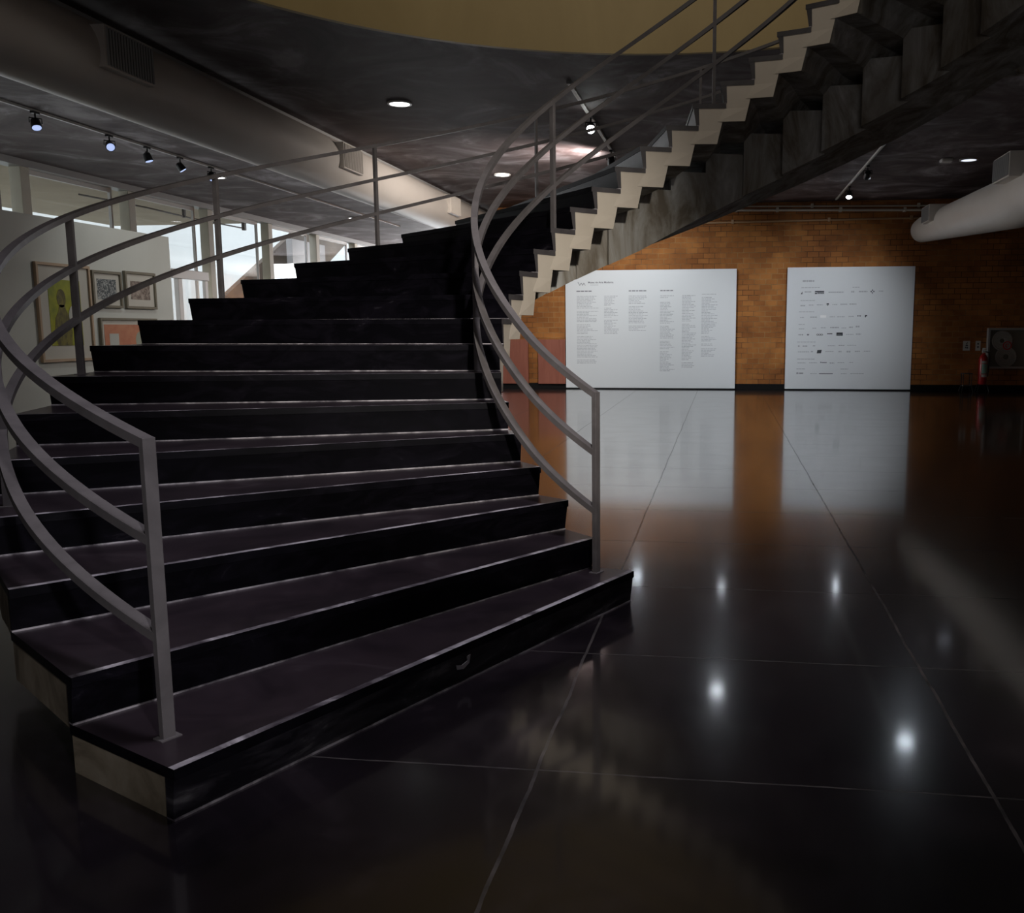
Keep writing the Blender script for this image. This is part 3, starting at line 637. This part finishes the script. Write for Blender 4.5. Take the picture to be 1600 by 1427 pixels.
for k in range(1, NS+1):
    zt = k*H
    i0, o0 = L(k, 0, 0); i1, o1 = L(k+1, .05, 0)
    V = lambda p, z: (p.x, p.y, z)
    # concrete step block with painted sides
    fi, fo = L(k, .045); gi, go = L(k+1, .045); zb = max(0.0, k*H-{1: .2, 2: .19, 3: .25}.get(k, .31))
    rn = (1.50, 2.45, 4.13); f1 = (.7, .42, .22)
    if k <= 2: Bf = [fi, fi.lerp(fo, .36), fo]
    else: Bf = [A(1.50, k-1+.3), A(2.45, k-1+.15), A(4.13, k-1+.7)]
    Bb = [A(1.50, k+.3), A(2.45, k+.15), A(4.13, k+.7)]
    if k == 1: Bb = [gi, gi.lerp(go, .36), go]
    if k == 2: Bf = [fi, fi.lerp(fo, .36), fo]
    Tf = [fi, fi.lerp(fo, .36), fo]; Tb = [gi, gi.lerp(go, .36), go]
    m = MB(); lo = max(zb, zt-.206)
    q = 0 if zt-TT-zb < .2 else (lo-zb)/(zt-TT-zb)
    Bm = [a_.lerp(b_, q) for a_, b_ in zip(Bb, Tb)]
    rings = [(Bf if zb < lo-.01 else Tf, Bb if zb < lo-.01 else Tb, zb), (Tf, Bm if zb < lo-.01 else Tb, lo), (Tf, Tb, zt-TT)]
    if not zb < lo-.01: rings = rings[1:]
    for f_, b_, z in rings: m.v += [V(p, z) for p in f_]+[V(p, z) for p in b_]
    nr = len(rings)
    for i in range(nr-1):
        o_ = i*6
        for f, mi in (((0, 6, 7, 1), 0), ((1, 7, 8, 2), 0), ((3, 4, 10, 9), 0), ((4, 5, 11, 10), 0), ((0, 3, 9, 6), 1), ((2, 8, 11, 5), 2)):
            m.f.append(tuple(o_+j for j in f)); m.m.append(mi)
    o_ = (nr-1)*6
    for f in ((0, 1, 4, 3), (1, 2, 5, 4)): m.f.append(f); m.m.append(0)
    for f in ((0, 3, 4, 1), (1, 4, 5, 2)): m.f.append(tuple(o_+j for j in f)); m.m.append(0)
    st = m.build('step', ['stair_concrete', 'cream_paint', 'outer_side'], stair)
    if k == 1: st1 = st
    # tread: dark top, worn front strip, grey side edges
    m = MB(); g = .004
    a0, b0 = L(k, 0, 0, g); a1, b1 = L(k, .03 if k < 5 else .022, 0, g); a2, b2 = L(k+1, .05, 0, g)
    if k == NS: a2, b2 = L(k+1, .0, 0, g)
    m.prism([V(a0, zt-TT), V(b0, zt-TT), V(b1, zt-TT), V(a1, zt-TT)], [V(a0, zt), V(b0, zt), V(b1, zt), V(a1, zt)], 0, [3, 3, 0, 2], tm=1)
    m.prism([V(a1, zt-TT), V(b1, zt-TT), V(b2, zt-TT), V(a2, zt-TT)], [V(a1, zt), V(b1, zt), V(b2, zt), V(a2, zt)], 0, [0, 3, 0, 2], tm=0)
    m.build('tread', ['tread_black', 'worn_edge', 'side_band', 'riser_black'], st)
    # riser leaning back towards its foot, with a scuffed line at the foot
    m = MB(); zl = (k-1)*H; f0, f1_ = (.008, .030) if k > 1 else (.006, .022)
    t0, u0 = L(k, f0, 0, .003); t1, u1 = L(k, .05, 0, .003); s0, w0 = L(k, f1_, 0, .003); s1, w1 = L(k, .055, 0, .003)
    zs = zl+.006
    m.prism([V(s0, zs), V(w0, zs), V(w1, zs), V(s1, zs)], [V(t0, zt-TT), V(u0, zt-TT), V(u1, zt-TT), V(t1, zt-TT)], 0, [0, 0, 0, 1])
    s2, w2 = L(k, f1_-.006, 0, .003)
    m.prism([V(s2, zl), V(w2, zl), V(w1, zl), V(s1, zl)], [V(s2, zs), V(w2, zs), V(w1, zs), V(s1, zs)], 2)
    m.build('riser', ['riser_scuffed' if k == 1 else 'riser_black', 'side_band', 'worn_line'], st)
o1 = line(1); 
m = MB(); dd = (o1[1]-o1[0]); nn = -asc(1)
def rp(t, z): p = o1[0]+dd*t-nn*(.006+.016*(1-z/.134)-.003); return (p.x, p.y, z)
def rp2(t, z): q = rp(t, z); return (q[0]+nn.x*.004, q[1]+nn.y*.004, q[2])
sh = [(.478, .115), (.486, .112), (.484, .092), (.497, .082), (.51, .092), (.507, .070), (.492, .062), (.480, .078)]
m.prism([rp(.022+a, b) for a, b in sh], [rp2(.022+a, b) for a, b in sh]); m.build('paint_chip', 'chip', st1)
# carrying beam below, faceted step by step
m = MB()
for k in range(1, NS+2):
    z0 = k*H-.24
    if z0 < .05: continue
    a, b = k+.15, k+1.15
    jg = .02+.11*min(1, max(0, (k-15)/5))
    ro = 2.05+.40*min(1, max(0, (k-16.5)/3)); dr = lambda q: .57+.23*min(1, max(0, (q-12.2)/5.2))
    pts = [A(ro-jg, a), A(ro, b), A(3.10, b), A(3.10, a)]; zb = [max(0, q*H-dr(q)) for q in (a, b, b, a)]
    m.prism([(p.x, p.y, z) for p, z in zip(pts, zb)], [(p.x, p.y, z0 if k <= NS else NS*H-.1) for p in pts])
m.build('support_beam', 'stair_concrete', stair)
# landing at the top, part of the upper floor
m = MB(); pl = [A(1.5, NS+1-.1), A(4.5, NS+1-.05), A(5.2, NS+3.2), A(1.5, NS+3.2)]
m.prism([(p.x, p.y, 4.45) for p in pl], [(p.x, p.y, 4.92) for p in pl]); m.build('landing', 'stair_concrete', stair)

# railings
def railing(r, dk, posts, label, first=None, bend=0, a0=None):
    e = empty('stair_railing', (C0.x, C0.y, 0)); tag(e, label, 'railing')
    HR_ = .95
    def R(an, z): return A(r, an, z)
    for k in posts:
        an = k+dk; c = A(r, an); t = TH0-DTH*(an-1); d = Vector((cos(t), sin(t), 0)); s = Vector((-sin(t), cos(t), 0))
        if k == 1 and first: c = Vector((*first, 0))
        z0, z1 = k*H, k*H+HR_+.015
        q = [c+d*a+s*b for a, b in ((-.021, -.013), (.021, -.013), (.021, .013), (-.021, .013))]
        m = MB(); m.prism([(p.x, p.y, z0) for p in q], [(p.x, p.y, z1) for p in q]); m.build('post', 'rail_metal', e, .002)
        m = MB(); q = [c+d*a+s*b for a, b in ((-.035, -.025), (.035, -.025), (.035, .025), (-.035, .025))]; m.prism([(p.x, p.y, z0) for p in q], [(p.x, p.y, z0+.004) for p in q]); m.build('foot_plate', 'rail_metal', e)
    for off, nm in ((HR_, 'handrail'), (.645, 'middle_rail'), (.335, 'lower_rail')):
        pts, rad = [], []
        an = 1+dk
        while an < NS+.9:
            p = A(r, an, (an-dk)*H+off); t = TH0-DTH*(an-1)
            if first and an < 3.0:
                w = 1-(an-(1+dk))/(3-(1+dk)); w = w*w; b = A(r, 1+dk); p = p+Vector((first[0]-b.x, first[1]-b.y, 0))*w
            pts.append(p); rad.append(Vector((cos(t), sin(t), 0))); an += .125
        m = MB(); m.sweep(pts, .042, .030, rad); m.build(nm, 'rail_metal', e, smooth=True)
railing(4.07, .25, (1, 4, 7, 10, 13, 16, 19, 22, 25, 28), 'dark steel railing with three curved bars on the outer left side of the stairs', (-1.74, 2.59))
railing(1.645, .2, (1, 7, 13, 19, 25), 'dark steel railing with three curved bars on the inner right side of the stairs', (-.655, 4.76))
